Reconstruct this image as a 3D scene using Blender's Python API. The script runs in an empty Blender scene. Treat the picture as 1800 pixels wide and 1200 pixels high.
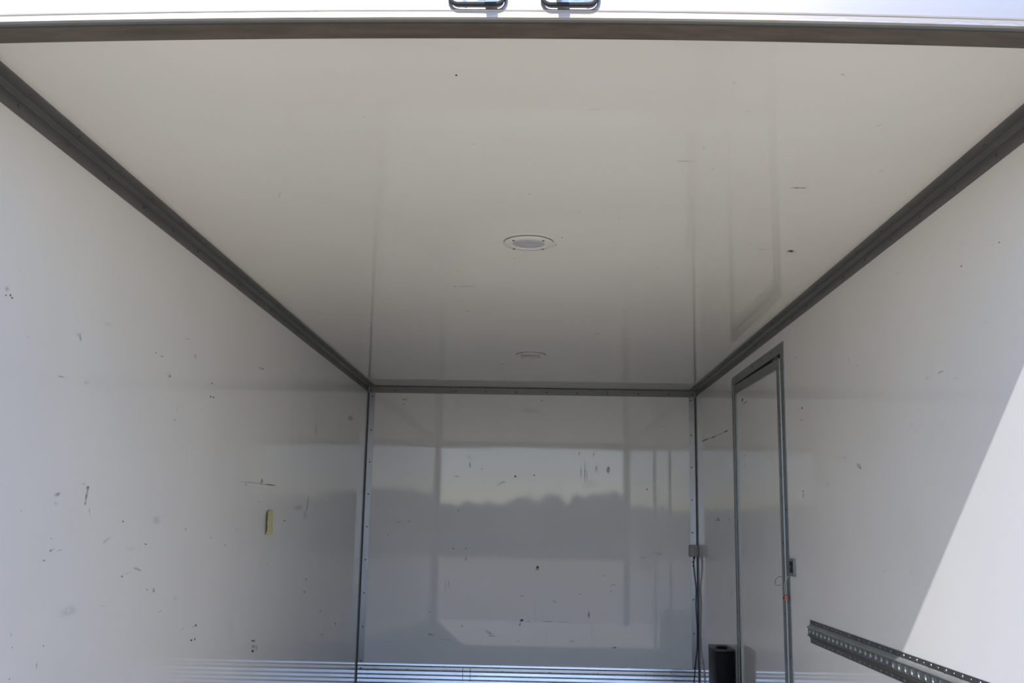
import bpy, math, random
from mathutils import Vector, Matrix

random.seed(7)
S = bpy.context.scene
COL = S.collection

# ------------------------------------------------------------------ camera
cam_data = bpy.data.cameras.new('camera')
cam = bpy.data.objects.new('camera', cam_data)
COL.objects.link(cam)
cam_data.sensor_width = 36.0
cam_data.lens = 36.0 * 1755.52 / 1800.0
cam_data.clip_start = 0.02
cam_data.clip_end = 500
R_ = Vector((0.9996, 0.0215, 0.0182)).normalized()
F_ = Vector((-0.0244, 0.9837, 0.1783)).normalized()
U_ = R_.cross(F_).normalized()
R_ = F_.cross(U_).normalized()
m = Matrix((R_, U_, -F_)).transposed().to_4x4()
m.translation = Vector((0.0292, -1.6436, 1.1044))
cam.matrix_world = m
S.camera = cam

# ------------------------------------------------------------------ light
SUN_DIR = Vector((0.20, 1.0, -0.8546)).normalized()      # way the sunlight travels
world = bpy.data.worlds.new('sky')
S.world = world
world.use_nodes = True
wn = world.node_tree.nodes
wl = world.node_tree.links
bg = wn['Background']
sky = wn.new('ShaderNodeTexSky')
sky.sky_type = 'NISHITA'
sky.sun_disc = False
sky.sun_elevation = math.asin(-SUN_DIR.z)
sky.sun_rotation = math.pi + math.atan2(0.2, 1.0)
sky.altitude = 50
sky.air_density = 1.0
sky.dust_density = 0.4
sky.ozone_density = 2.5
tint = wn.new('ShaderNodeVectorMath')                     # white balance of the whole sky
tint.operation = 'MULTIPLY'
tint.inputs[1].default_value = (0.93, 0.965, 1.17)
wl.new(sky.outputs['Color'], tint.inputs[0])
wl.new(tint.outputs['Vector'], bg.inputs['Color'])
bg.inputs['Strength'].default_value = 0.235

sun_data = bpy.data.lights.new('sun', 'SUN')
sun_data.energy = 6.7
sun_data.angle = math.radians(0.53)
sun_data.color = (1.0, 0.975, 0.99)
sun = bpy.data.objects.new('sun', sun_data)
COL.objects.link(sun)
sun.rotation_euler = SUN_DIR.to_track_quat('-Z', 'Y').to_euler()
sun.location = (-2, -10, 9)

S.view_settings.view_transform = 'Standard'
S.view_settings.look = 'None'
S.view_settings.gamma = 1.0
S.view_settings.use_curve_mapping = False
S.view_settings.exposure = 0.36

# ------------------------------------------------------------------ helpers
class MB:
    def __init__(s):
        s.v = []; s.f = []
    def quad(s, a, b, c, d):
        n = len(s.v); s.v += [a, b, c, d]; s.f.append((n, n+1, n+2, n+3))
    def box(s, x0, x1, y0, y1, z0, z1):
        n = len(s.v)
        s.v += [(x0,y0,z0),(x1,y0,z0),(x1,y1,z0),(x0,y1,z0),(x0,y0,z1),(x1,y0,z1),(x1,y1,z1),(x0,y1,z1)]
        s.f += [tuple(n+i for i in q) for q in ((0,3,2,1),(4,5,6,7),(0,1,5,4),(1,2,6,5),(2,3,7,6),(3,0,4,7))]
        return s
    def bevbox(s, x0, x1, y0, y1, z0, z1, r, seg=3, axis=1):
        # box with rounded edges along one axis, with a small front chamfer
        A = {0: (1, 2), 1: (0, 2), 2: (0, 1)}[axis]
        lo = [x0, y0, z0]; hi = [x1, y1, z1]
        i, j = A; pts = []
        for cx, cy, a0 in ((hi[i]-r, hi[j]-r, 0), (lo[i]+r, hi[j]-r, 90), (lo[i]+r, lo[j]+r, 180), (hi[i]-r, lo[j]+r, 270)):
            for k in range(seg+1):
                a = math.radians(a0 + 90*k/seg); pts.append((cx+r*math.cos(a), cy+r*math.sin(a)))
        mi = ((lo[i]+hi[i])/2, (lo[j]+hi[j])/2); c = min(r, (hi[axis]-lo[axis])/3)*0.6
        rings = [(lo[axis], c), (lo[axis]+c, 0), (hi[axis]-c, 0), (hi[axis], c)]
        n0 = len(s.v); N = len(pts)
        for d, ins in rings:
            kx = 1-ins/max(1e-6, (hi[i]-lo[i])/2); ky = 1-ins/max(1e-6, (hi[j]-lo[j])/2)
            for p in pts:
                q = [0, 0, 0]; q[axis] = d; q[i] = mi[0]+(p[0]-mi[0])*kx; q[j] = mi[1]+(p[1]-mi[1])*ky
                s.v.append(tuple(q))
        for r_ in range(3):
            for k in range(N):
                a = n0+r_*N+k; b = n0+r_*N+(k+1) % N
                s.f.append((a, b, b+N, a+N))
        s.f.append(tuple(n0+k for k in range(N))[::-1]); s.f.append(tuple(n0+3*N+k for k in range(N)))
        return s
    def extrude(s, prof, a, b, axis=1, caps=True, closed=True):
        # prof: 2D list; axis 1 -> (x,z) along y ; axis 0 -> (y,z) along x ; axis 2 -> (x,y) along z
        n = len(s.v); N = len(prof)
        def mk(p, t):
            return {0: (t, p[0], p[1]), 1: (p[0], t, p[1]), 2: (p[0], p[1], t)}[axis]
        s.v += [mk(p, a) for p in prof] + [mk(p, b) for p in prof]
        for k in range(N if closed else N-1):
            q = (k+1) % N; s.f.append((n+k, n+q, n+N+q, n+N+k))
        if caps and closed:
            s.f.append(tuple(n+k for k in range(N))[::-1]); s.f.append(tuple(n+N+k for k in range(N)))
        return s
    def tube(s, pts, r, seg=8, closed=False, caps=True):
        pts = [Vector(p) for p in pts]; n0 = len(s.v); N = len(pts)
        up = Vector((0, 0, 1))
        for i, p in enumerate(pts):
            if closed: t = pts[(i+1) % N]-pts[i-1]
            else: t = pts[min(i+1, N-1)]-pts[max(i-1, 0)]
            t.normalize()
            ref = up if abs(t.z) < 0.9 else Vector((1, 0, 0))
            if i and abs(t.dot(lastn)) < 0.95: ref = lastn
            a = (ref-t*ref.dot(t)).normalized(); lastn = a; b = t.cross(a)
            rr = r[i] if isinstance(r, (list, tuple)) else r
            for k in range(seg):
                w = 2*math.pi*k/seg; s.v.append(tuple(p+a*(rr*math.cos(w))+b*(rr*math.sin(w))))
        for i in range(N if closed else N-1):
            j = (i+1) % N
            for k in range(seg):
                q = (k+1) % seg
                s.f.append((n0+i*seg+k, n0+i*seg+q, n0+j*seg+q, n0+j*seg+k))
        if caps and not closed:
            s.f.append(tuple(n0+k for k in range(seg))[::-1]); s.f.append(tuple(n0+(N-1)*seg+k for k in range(seg)))
        return s
    def lathe(s, prof, c=(0,0,0), ax=(0,0,1), seg=16, close_end=True):
        # prof: (radius, height along ax)
        ax = Vector(ax).normalized(); ref = Vector((1,0,0)) if abs(ax.x) < .8 else Vector((0,1,0))
        a = (ref-ax*ref.dot(ax)).normalized(); b = ax.cross(a); c = Vector(c); n0 = len(s.v)
        for r, h in prof:
            for k in range(seg):
                w = 2*math.pi*k/seg; s.v.append(tuple(c+ax*h+a*(r*math.cos(w))+b*(r*math.sin(w))))
        for i in range(len(prof)-1):
            for k in range(seg):
                q = (k+1) % seg; s.f.append((n0+i*seg+k, n0+i*seg+q, n0+(i+1)*seg+q, n0+(i+1)*seg+k))
        if close_end:
            s.f.append(tuple(n0+k for k in range(seg))[::-1])
            s.f.append(tuple(n0+(len(prof)-1)*seg+k for k in range(seg)))
        return s
    def build(s, name, mat, parent=None, smooth=False, loc=None):
        me = bpy.data.meshes.new(name)
        v = s.v
        if loc is not None:
            v = [(p[0]-loc[0], p[1]-loc[1], p[2]-loc[2]) for p in v]
        me.from_pydata(v, [], s.f); me.update()
        import bmesh
        bm = bmesh.new(); bm.from_mesh(me)
        if smooth != 'raw':
            bmesh.ops.recalc_face_normals(bm, faces=bm.faces)
        bm.to_mesh(me); bm.free()
        me.materials.append(mat)
        if smooth is True:
            me.polygons.foreach_set('use_smooth', [True]*len(me.polygons))
            me.set_sharp_from_angle(angle=math.radians(40))
        o = bpy.data.objects.new(name, me); COL.objects.link(o)
        if loc is not None: o.location = loc
        if parent is not None:
            o.parent = parent
            if loc is not None: o.location = Vector(loc)-parent.location
            else: o.location = -Vector(parent.location)
        return o

def tag(o, label=None, cat=None, group=None, kind=None):
    if label: o['label'] = label
    if cat: o['category'] = cat
    if group: o['group'] = group
    if kind: o['kind'] = kind
    return o

def empty(name, loc, label, cat=None, group=None, kind=None):
    o = bpy.data.objects.new(name, None); COL.objects.link(o)
    o.location = loc; o.empty_display_size = 0.05
    return tag(o, label, cat, group, kind)

def dup(src, parent, loc, name=None):
    o = bpy.data.objects.new(name or src.name.split('.')[0], src.data); COL.objects.link(o)
    o.parent = parent; o.location = Vector(loc)-(parent.location if parent else Vector((0,0,0)))
    o.rotation_euler = src.rotation_euler
    return o

# ------------------------------------------------------------------ materials
def new_mat(name):
    mt = bpy.data.materials.new(name); mt.use_nodes = True
    return mt, mt.node_tree.nodes, mt.node_tree.links, mt.node_tree.nodes['Principled BSDF']

def simple(name, col, rough=0.5, metal=0.0, spec=0.5, vary=0.0, scale=30, stretch=(1,1,1), rvary=0.0, bump=0.0, bscale=200):
    mt, n, l, b = new_mat(name)
    b.inputs['Roughness'].default_value = rough
    b.inputs['Metallic'].default_value = metal
    b.inputs['Specular IOR Level'].default_value = spec
    b.inputs['Base Color'].default_value = (*col, 1)
    if vary or rvary or bump:
        tc = n.new('ShaderNodeTexCoord'); mp = n.new('ShaderNodeMapping'); mp.inputs['Scale'].default_value = stretch
        l.new(tc.outputs['Object'], mp.inputs['Vector'])
    if vary or rvary:
        no = n.new('ShaderNodeTexNoise'); no.inputs['Scale'].default_value = scale; no.inputs['Detail'].default_value = 6
        no.inputs['Roughness'].default_value = 0.62
        l.new(mp.outputs['Vector'], no.inputs['Vector'])
        if vary:
            mr = n.new('ShaderNodeMapRange'); mr.inputs['From Min'].default_value = .3; mr.inputs['From Max'].default_value = .7
            mr.inputs['To Min'].default_value = 1-vary; mr.inputs['To Max'].default_value = 1+vary*0.5
            l.new(no.outputs['Fac'], mr.inputs['Value'])
            mx = n.new('ShaderNodeVectorMath'); mx.operation = 'SCALE'; mx.inputs[0].default_value = col
            l.new(mr.outputs['Result'], mx.inputs['Scale']); l.new(mx.outputs['Vector'], b.inputs['Base Color'])
        if rvary:
            m2 = n.new('ShaderNodeMapRange'); m2.inputs['From Min'].default_value = .3; m2.inputs['From Max'].default_value = .7
            m2.inputs['To Min'].default_value = max(0, rough-rvary); m2.inputs['To Max'].default_value = rough+rvary
            l.new(no.outputs['Fac'], m2.inputs['Value']); l.new(m2.outputs['Result'], b.inputs['Roughness'])
    if bump:
        nb = n.new('ShaderNodeTexNoise'); nb.inputs['Scale'].default_value = bscale; nb.inputs['Detail'].default_value = 3
        l.new(mp.outputs['Vector'], nb.inputs['Vector'])
        bp = n.new('ShaderNodeBump'); bp.inputs['Strength'].default_value = bump; bp.inputs['Distance'].default_value = 0.002
        l.new(nb.outputs['Fac'], bp.inputs['Height']); l.new(bp.outputs['Normal'], b.inputs['Normal'])
    return mt

def panel_mat(name, col, rough, wave, spec=0.5):
    """glossy white fibreglass sheet: faint large-scale waviness, faint grime"""
    mt, n, l, b = new_mat(name)
    tc = n.new('ShaderNodeTexCoord')
    no = n.new('ShaderNodeTexNoise'); no.inputs['Scale'].default_value = 2.2; no.inputs['Detail'].default_value = 7
    l.new(tc.outputs['Object'], no.inputs['Vector'])
    mr = n.new('ShaderNodeMapRange'); mr.inputs['From Min'].default_value = .25; mr.inputs['From Max'].default_value = .75
    mr.inputs['To Min'].default_value = 0.965; mr.inputs['To Max'].default_value = 1.02
    l.new(no.outputs['Fac'], mr.inputs['Value'])
    mx = n.new('ShaderNodeVectorMath'); mx.operation = 'SCALE'; mx.inputs[0].default_value = col
    l.new(mr.outputs['Result'], mx.inputs['Scale']); l.new(mx.outputs['Vector'], b.inputs['Base Color'])
    b.inputs['Specular IOR Level'].default_value = spec
    # sheen varies with faint vertical wipe streaks
    mp = n.new('ShaderNodeMapping'); mp.inputs['Scale'].default_value = (6, 6, 0.8)
    l.new(tc.outputs['Object'], mp.inputs['Vector'])
    n2 = n.new('ShaderNodeTexNoise'); n2.inputs['Scale'].default_value = 3; n2.inputs['Detail'].default_value = 5
    l.new(mp.outputs['Vector'], n2.inputs['Vector'])
    m2 = n.new('ShaderNodeMapRange'); m2.inputs['From Min'].default_value = .3; m2.inputs['From Max'].default_value = .7
    m2.inputs['To Min'].default_value = rough*0.75; m2.inputs['To Max'].default_value = rough*1.3
    l.new(n2.outputs['Fac'], m2.inputs['Value']); l.new(m2.outputs['Result'], b.inputs['Roughness'])
    nb = n.new('ShaderNodeTexNoise'); nb.inputs['Scale'].default_value = 3.5; nb.inputs['Detail'].default_value = 2.0
    l.new(tc.outputs['Object'], nb.inputs['Vector'])
    bp = n.new('ShaderNodeBump'); bp.inputs['Strength'].default_value = wave; bp.inputs['Distance'].default_value = 0.01
    l.new(nb.outputs['Fac'], bp.inputs['Height']); l.new(bp.outputs['Normal'], b.inputs['Normal'])
    return mt

M_WALL = panel_mat('wall_sheet', (0.79, 0.785, 0.775), 0.045, 0.012)
M_BACK = panel_mat('back_sheet', (0.79, 0.785, 0.77), 0.035, 0.015)
M_CEIL = panel_mat('ceiling_sheet', (0.785, 0.775, 0.745), 0.04, 0.012)
M_DOORP = panel_mat('door_sheet', (0.74, 0.735, 0.72), 0.045, 0.012)
M_CORE = simple('panel_core', (0.45, 0.42, 0.37), 0.8)
M_ALU = simple('grey_aluminium', (0.20, 0.205, 0.205), 0.40, 0.6, vary=0.12, scale=40, stretch=(1, .15, 1))
M_ALU_V = simple('back_aluminium', (0.36, 0.37, 0.39), 0.34, 0.8, vary=0.10, scale=30, stretch=(1, 1, .2))
M_GAL = simple('door_frame_metal', (0.24, 0.26, 0.265), 0.34, 0.7, vary=0.15, scale=60)
M_KICK = simple('kick_plate_aluminium', (0.60, 0.62, 0.65), 0.30, 0.92, vary=0.10, scale=20, stretch=(.3, 1, 3), rvary=0.06)
M_GROOVE = simple('dirty_groove', (0.10, 0.075, 0.06), 0.7, vary=0.5, scale=40)
M_RAIL = simple('rail_steel', (0.15, 0.16, 0.16), 0.42, 0.75, vary=0.35, scale=70, rvary=0.08)
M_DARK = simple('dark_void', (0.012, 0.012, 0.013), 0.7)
M_SLOT = simple('dark_sealant', (0.055, 0.055, 0.055), 0.6)
M_SCREW = simple('dark_screw', (0.045, 0.045, 0.05), 0.5, 0.3)
M_TSCREW = simple('dull_screw', (0.11, 0.11, 0.11), 0.5, 0.5)
M_RSCREW = simple('rail_screw_zinc', (0.20, 0.21, 0.21), 0.35, 0.9)
M_WEB = simple('rail_web_zinc', (0.20, 0.22, 0.215), 0.36, 0.75, vary=0.25, scale=70)
M_BEVEL = simple('rail_bevel_sunlit', (0.36, 0.38, 0.375), 0.42, 0.6, vary=0.2, scale=60, stretch=(1, .2, 1))  # paler than the rest of the rail: sunlight on the bevel put into the colour
M_FLOOR = simple('floor_deck', (0.35, 0.305, 0.215), 0.62, vary=0.2, scale=12, bump=.3)
M_GROUND = simple('yard_ground', (0.38, 0.33, 0.235), 0.9, vary=0.2, scale=1.2)
M_TREE = simple('far_foliage', (0.42, 0.42, 0.39), 0.9, vary=0.4, scale=1)
M_BEZEL = simple('light_bezel', (0.72, 0.71, 0.69), 0.35)
M_LENS = simple('light_lens', (0.46, 0.47, 0.53), 0.25, vary=.08, scale=60)
M_HOLE = simple('screw_hole', (0.03, 0.03, 0.03), 0.6)
M_BOXGREY = simple('junction_plastic', (0.30, 0.31, 0.30), 0.5)
M_BLACK = simple('black_plastic', (0.005, 0.005, 0.007), 0.5, spec=0.12)
M_BLACKTOP = simple('black_cover', (0.025, 0.025, 0.025), 0.4)
M_CABLE = simple('black_cable', (0.01, 0.01, 0.012), 0.45)
M_WIRE = simple('pale_wire', (0.55, 0.53, 0.48), 0.5)
M_ORANGE = simple('orange_connector', (0.42, 0.16, 0.11), 0.5)
M_TAPE = simple('yellow_tape', (0.74, 0.71, 0.40), 0.55, vary=.15, scale=60)
M_RUST = simple('rusty_bracket', (0.16, 0.11, 0.09), 0.6, 0.3, vary=.4, scale=90)
M_CHROME = simple('keeper_steel', (0.55, 0.56, 0.58), 0.25, 0.95, vary=.2, scale=60)
M_RIM = simple('black_rim', (0.008, 0.009, 0.010), 0.75)
M_BEAMUNDER = simple('beam_underside', (0.115, 0.097, 0.082), 0.55, 0.2, vary=0.35, scale=18, stretch=(.5, 2, 2))
M_SEAL = simple('beam_lip', (0.13, 0.14, 0.14), 0.45, 0.5, vary=.1, scale=30)

def header_mat():
    """worn silver-white paint with a wavy brown dirt tide under the ridge"""
    mt, n, l, b = new_mat('header_face')
    tc = n.new('ShaderNodeTexCoord'); sp = n.new('ShaderNodeSeparateXYZ'); l.new(tc.outputs['Object'], sp.inputs[0])
    no = n.new('ShaderNodeTexNoise'); no.inputs['Scale'].default_value = 22; no.inputs['Detail'].default_value = 5
    l.new(tc.outputs['Object'], no.inputs['Vector'])
    ma = n.new('ShaderNodeMath'); ma.operation = 'MULTIPLY_ADD'; ma.inputs[1].default_value = 0.022; l.new(no.outputs['Fac'], ma.inputs[0]); 
    # height above the arched lower edge of the beam
    xo = n.new('ShaderNodeMath'); xo.operation = 'SUBTRACT'; xo.inputs[1].default_value = 0.03; l.new(sp.outputs['X'], xo.inputs[0])
    x2 = n.new('ShaderNodeMath'); x2.operation = 'POWER'; x2.inputs[1].default_value = 2; l.new(xo.outputs[0], x2.inputs[0])
    za = n.new('ShaderNodeMath'); za.operation = 'MULTIPLY_ADD'; za.inputs[1].default_value = 0.0165; l.new(x2.outputs[0], za.inputs[0]); l.new(sp.outputs['Z'], za.inputs[2])
    l.new(za.outputs[0], ma.inputs[2])
    # tide band in height (z + noise)
    r1 = n.new('ShaderNodeValToRGB'); e = r1.color_ramp.elements
    mr = n.new('ShaderNodeMapRange'); mr.inputs['From Min'].default_value = 1.96; mr.inputs['From Max'].default_value = 2.02
    l.new(ma.outputs[0], mr.inputs['Value']); l.new(mr.outputs['Result'], r1.inputs['Fac'])
    e[0].position = 0.0; e[0].color = (0, 0, 0, 1); e[1].position = 1.0; e[1].color = (.05, .05, .05, 1)
    for p, v in ((.39, 0.0), (.44, 0.8), (.48, .45), (.56, .5), (.61, 0.12), (.80, .22)):
        x = r1.color_ramp.elements.new(p); x.color = (v, v, v, 1)
    mx = n.new('ShaderNodeMix'); mx.data_type = 'RGBA'
    mx.inputs['A'].default_value = (0.36, 0.345, 0.33, 1); mx.inputs['B'].default_value = (0.33, 0.27, 0.20, 1)
    l.new(r1.outputs['Color'], mx.inputs['Factor']); l.new(mx.outputs['Result'], b.inputs['Base Color'])
    b.inputs['Metallic'].default_value = 0.7; b.inputs['Roughness'].default_value = 0.34
    return mt
M_HEAD = header_mat()

def mark_mat():
    mt, n, l, b = new_mat('scuff_marks')
    out = n['Material Output']
    at = n.new('ShaderNodeAttribute'); at.attribute_name = 'mark'
    uv = n.new('ShaderNodeUVMap'); uv.uv_map = 'uv'
    ln = n.new('ShaderNodeVectorMath'); ln.operation = 'LENGTH'; l.new(uv.outputs['UV'], ln.inputs[0])
    h = n.new('ShaderNodeAttribute'); h.attribute_name = 'hard'
    # 1 inside, 0 at edge; hard marks stay solid further out
    inner = n.new('ShaderNodeMath'); inner.operation = 'MULTIPLY'; inner.inputs[1].default_value = 0.8; l.new(h.outputs['Fac'], inner.inputs[0])
    mr = n.new('ShaderNodeMapRange'); mr.interpolation_type = 'SMOOTHSTEP'
    l.new(ln.outputs['Value'], mr.inputs['Value']); l.new(inner.outputs[0], mr.inputs['From Min']); mr.inputs['From Max'].default_value = 1.0
    mr.inputs['To Min'].default_value = 1; mr.inputs['To Max'].default_value = 0
    tc = n.new('ShaderNodeTexCoord'); no = n.new('ShaderNodeTexNoise'); no.inputs['Scale'].default_value = 90; no.inputs['Detail'].default_value = 4
    l.new(tc.outputs['Object'], no.inputs['Vector'])
    nr = n.new('ShaderNodeMapRange'); nr.inputs['From Min'].default_value = .35; nr.inputs['From Max'].default_value = .6
    l.new(h.outputs['Fac'], nr.inputs['To Min']); nr.inputs['To Max'].default_value = 1.15
    l.new(no.outputs['Fac'], nr.inputs['Value'])
    m1 = n.new('ShaderNodeMath'); m1.operation = 'MULTIPLY'; l.new(mr.outputs['Result'], m1.inputs[0]); l.new(nr.outputs['Result'], m1.inputs[1])
    m2 = n.new('ShaderNodeMath'); m2.operation = 'MULTIPLY'; m2.use_clamp = True; l.new(m1.outputs[0], m2.inputs[0]); l.new(at.outputs['Alpha'], m2.inputs[1])
    l.new(at.outputs['Color'], b.inputs['Base Color']); b.inputs['Roughness'].default_value = .45
    l.new(m2.outputs[0], b.inputs['Alpha'])
    return mt
M_MARK = mark_mat()
MCOL = {'k': (.045, .045, .045), 'g': (.17, .17, .175), 'b': (.20, .25, .36), 'n': (.20, .13, .08), 'y': (.45, .50, .18), 'l': (.34, .42, .52)}

def marks(name, data, place, parent, label):
    """dirt and scuff marks lying on a sheet: place(i, j) -> 3D point just off it"""
    v = []; f = []; uv = []; col = []; hd = []
    for i, j, ux, uy, vx, vy, c, al, h in data:
        k = len(v)
        for a, b in ((-1, -1), (1, -1), (1, 1), (-1, 1)):
            v.append(place(i+a*ux+b*vx, j+a*uy+b*vy)); uv.append((a, b)); col.append((*MCOL[c], al)); hd.append(h)
        f.append((k, k+1, k+2, k+3))
    me = bpy.data.meshes.new(name); me.from_pydata(v, [], f); me.update()
    me.uv_layers.new(name='uv')
    me.attributes.new('mark', 'FLOAT_COLOR', 'POINT'); me.attributes.new('hard', 'FLOAT', 'POINT')
    me.attributes['mark'].data.foreach_set('color', [c for q in col for c in q])
    me.attributes['hard'].data.foreach_set('value', hd)
    u = me.uv_layers['uv']
    for lp in me.loops: u.data[lp.index].uv = uv[lp.vertex_index]
    me.materials.append(M_MARK)
    o = bpy.data.objects.new(name, me); COL.objects.link(o); o.parent = parent
    o.location = -Vector(parent.location)
    tag(o, label, kind='stuff')
    return o

# scuff marks per sheet (plus two painted reflections on the back): centre (2), half axes (4), colour, alpha, hardness - metres on the sheet
MARKS_CEILING = [
    (-0.1413,0.2558,0.00232,-3.98e-05,-0.000302,0.00395,'k',0.9,1), (-0.1303,0.6308,0.00206,-5.1e-05,-0.000221,0.00368,'g',0.4,0.5), (-0.3671,0.4719,0.00194,-4.15e-05,-0.000814,0.00483,'g',0.4,0.5), (0.004903,0.998,0.00236,-7.62e-05,-2e-05,0.00486,'g',0.5,0.6),
    (0.7253,0.9231,0.0314,-0.000982,0.00149,0.00572,'n',0.55,0.4), (0.3941,0.7317,0.0351,-0.000952,0.000738,0.00496,'n',0.28,0.3), (0.6349,0.2399,0.00745,0.00256,0.000854,0.0038,'n',0.35,0.3), (0.8613,1.554,0.0239,-0.00106,0.00614,0.0244,'n',0.4,0.2),
    (0.8595,1.547,0.011,-0.000487,0.00348,0.0138,'k',0.8,0.7), (0.7722,1.53,0.0366,-0.0016,0.00389,0.0172,'n',0.18,0.1), (-0.2584,1.866,0.0145,-0.000721,-0.000939,0.0125,'n',0.25,0.3), (-0.2432,2.104,0.0507,-0.00277,-0.000945,0.0142,'n',0.3,0.2),
    (-0.2873,2.106,0.00331,-0.000181,-0.000737,0.00949,'k',0.6,0.8), (-0.2684,2.557,0.0271,-0.00173,-0.00116,0.0177,'n',0.22,0.2), (0.0881,1.505,0.00231,-9.89e-05,0.000147,0.00677,'k',0.8,0.9), (0.07923,1.526,0.00186,-8.04e-05,0.000129,0.00686,'k',0.5,0.9),
    (0.1061,1.418,0.00225,-9.23e-05,0.000179,0.00642,'k',0.6,0.9), (-0.04875,1.682,0.00294,-0.000136,-0.000141,0.00753,'k',0.45,0.7), (-0.1676,4.02,0.0426,-0.00398,-0.000999,0.0316,'n',0.25,0.2), (0.319,3.038,0.0188,-0.0014,0.00136,0.0218,'n',0.3,0.2),
    (0.4238,0.639,0.00203,-5.12e-05,0.000613,0.00368,'k',0.5,0.8), (0.4714,0.7865,0.00215,-6.08e-05,0.000726,0.00414,'k',0.4,0.8), (0.7919,0.4949,0.00805,-0.0113,0.00219,0.00456,'g',0.3,0.2), (0.5956,0.2694,0.00057,-1.01e-05,0.000369,0.00132,'k',0.5,1),
    (0.8974,0.7868,0.00678,-0.0115,0.00542,0.0116,'g',0.15,0.1), (0.4849,0.4256,0.00862,-0.00018,0.000643,0.00306,'g',0.2,0.2), (0.4255,0.2804,0.00577,-0.000103,0.00211,0.0107,'g',0.12,0.1), (-0.7031,1.041,0.00326,-0.000107,-0.00191,0.00757,'g',0.5,0.4),
    (-0.6948,1.021,0.00937,-0.0214,0.000621,0.00195,'g',0.55,0.5), (0.1493,0.4203,0.0184,-0.00357,0.000269,0.00305,'g',0.25,0.2), (0.2691,1.214,0.00168,-6.2e-05,0.000471,0.00563,'k',0.5,0.8), (0.1485,1.157,0.00165,-5.9e-05,0.000242,0.00542,'k',0.4,0.8),
    (-0.9324,2.647,0.0153,-0.000992,-0.00395,0.0185,'g',0.15,0.2), (0.4506,1.782,0.0139,-0.000678,0.00144,0.0119,'g',0.15,0.2), (0.4057,2.502,0.0239,-0.00152,0.00156,0.0172,'n',0.16,0.2),
]
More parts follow.
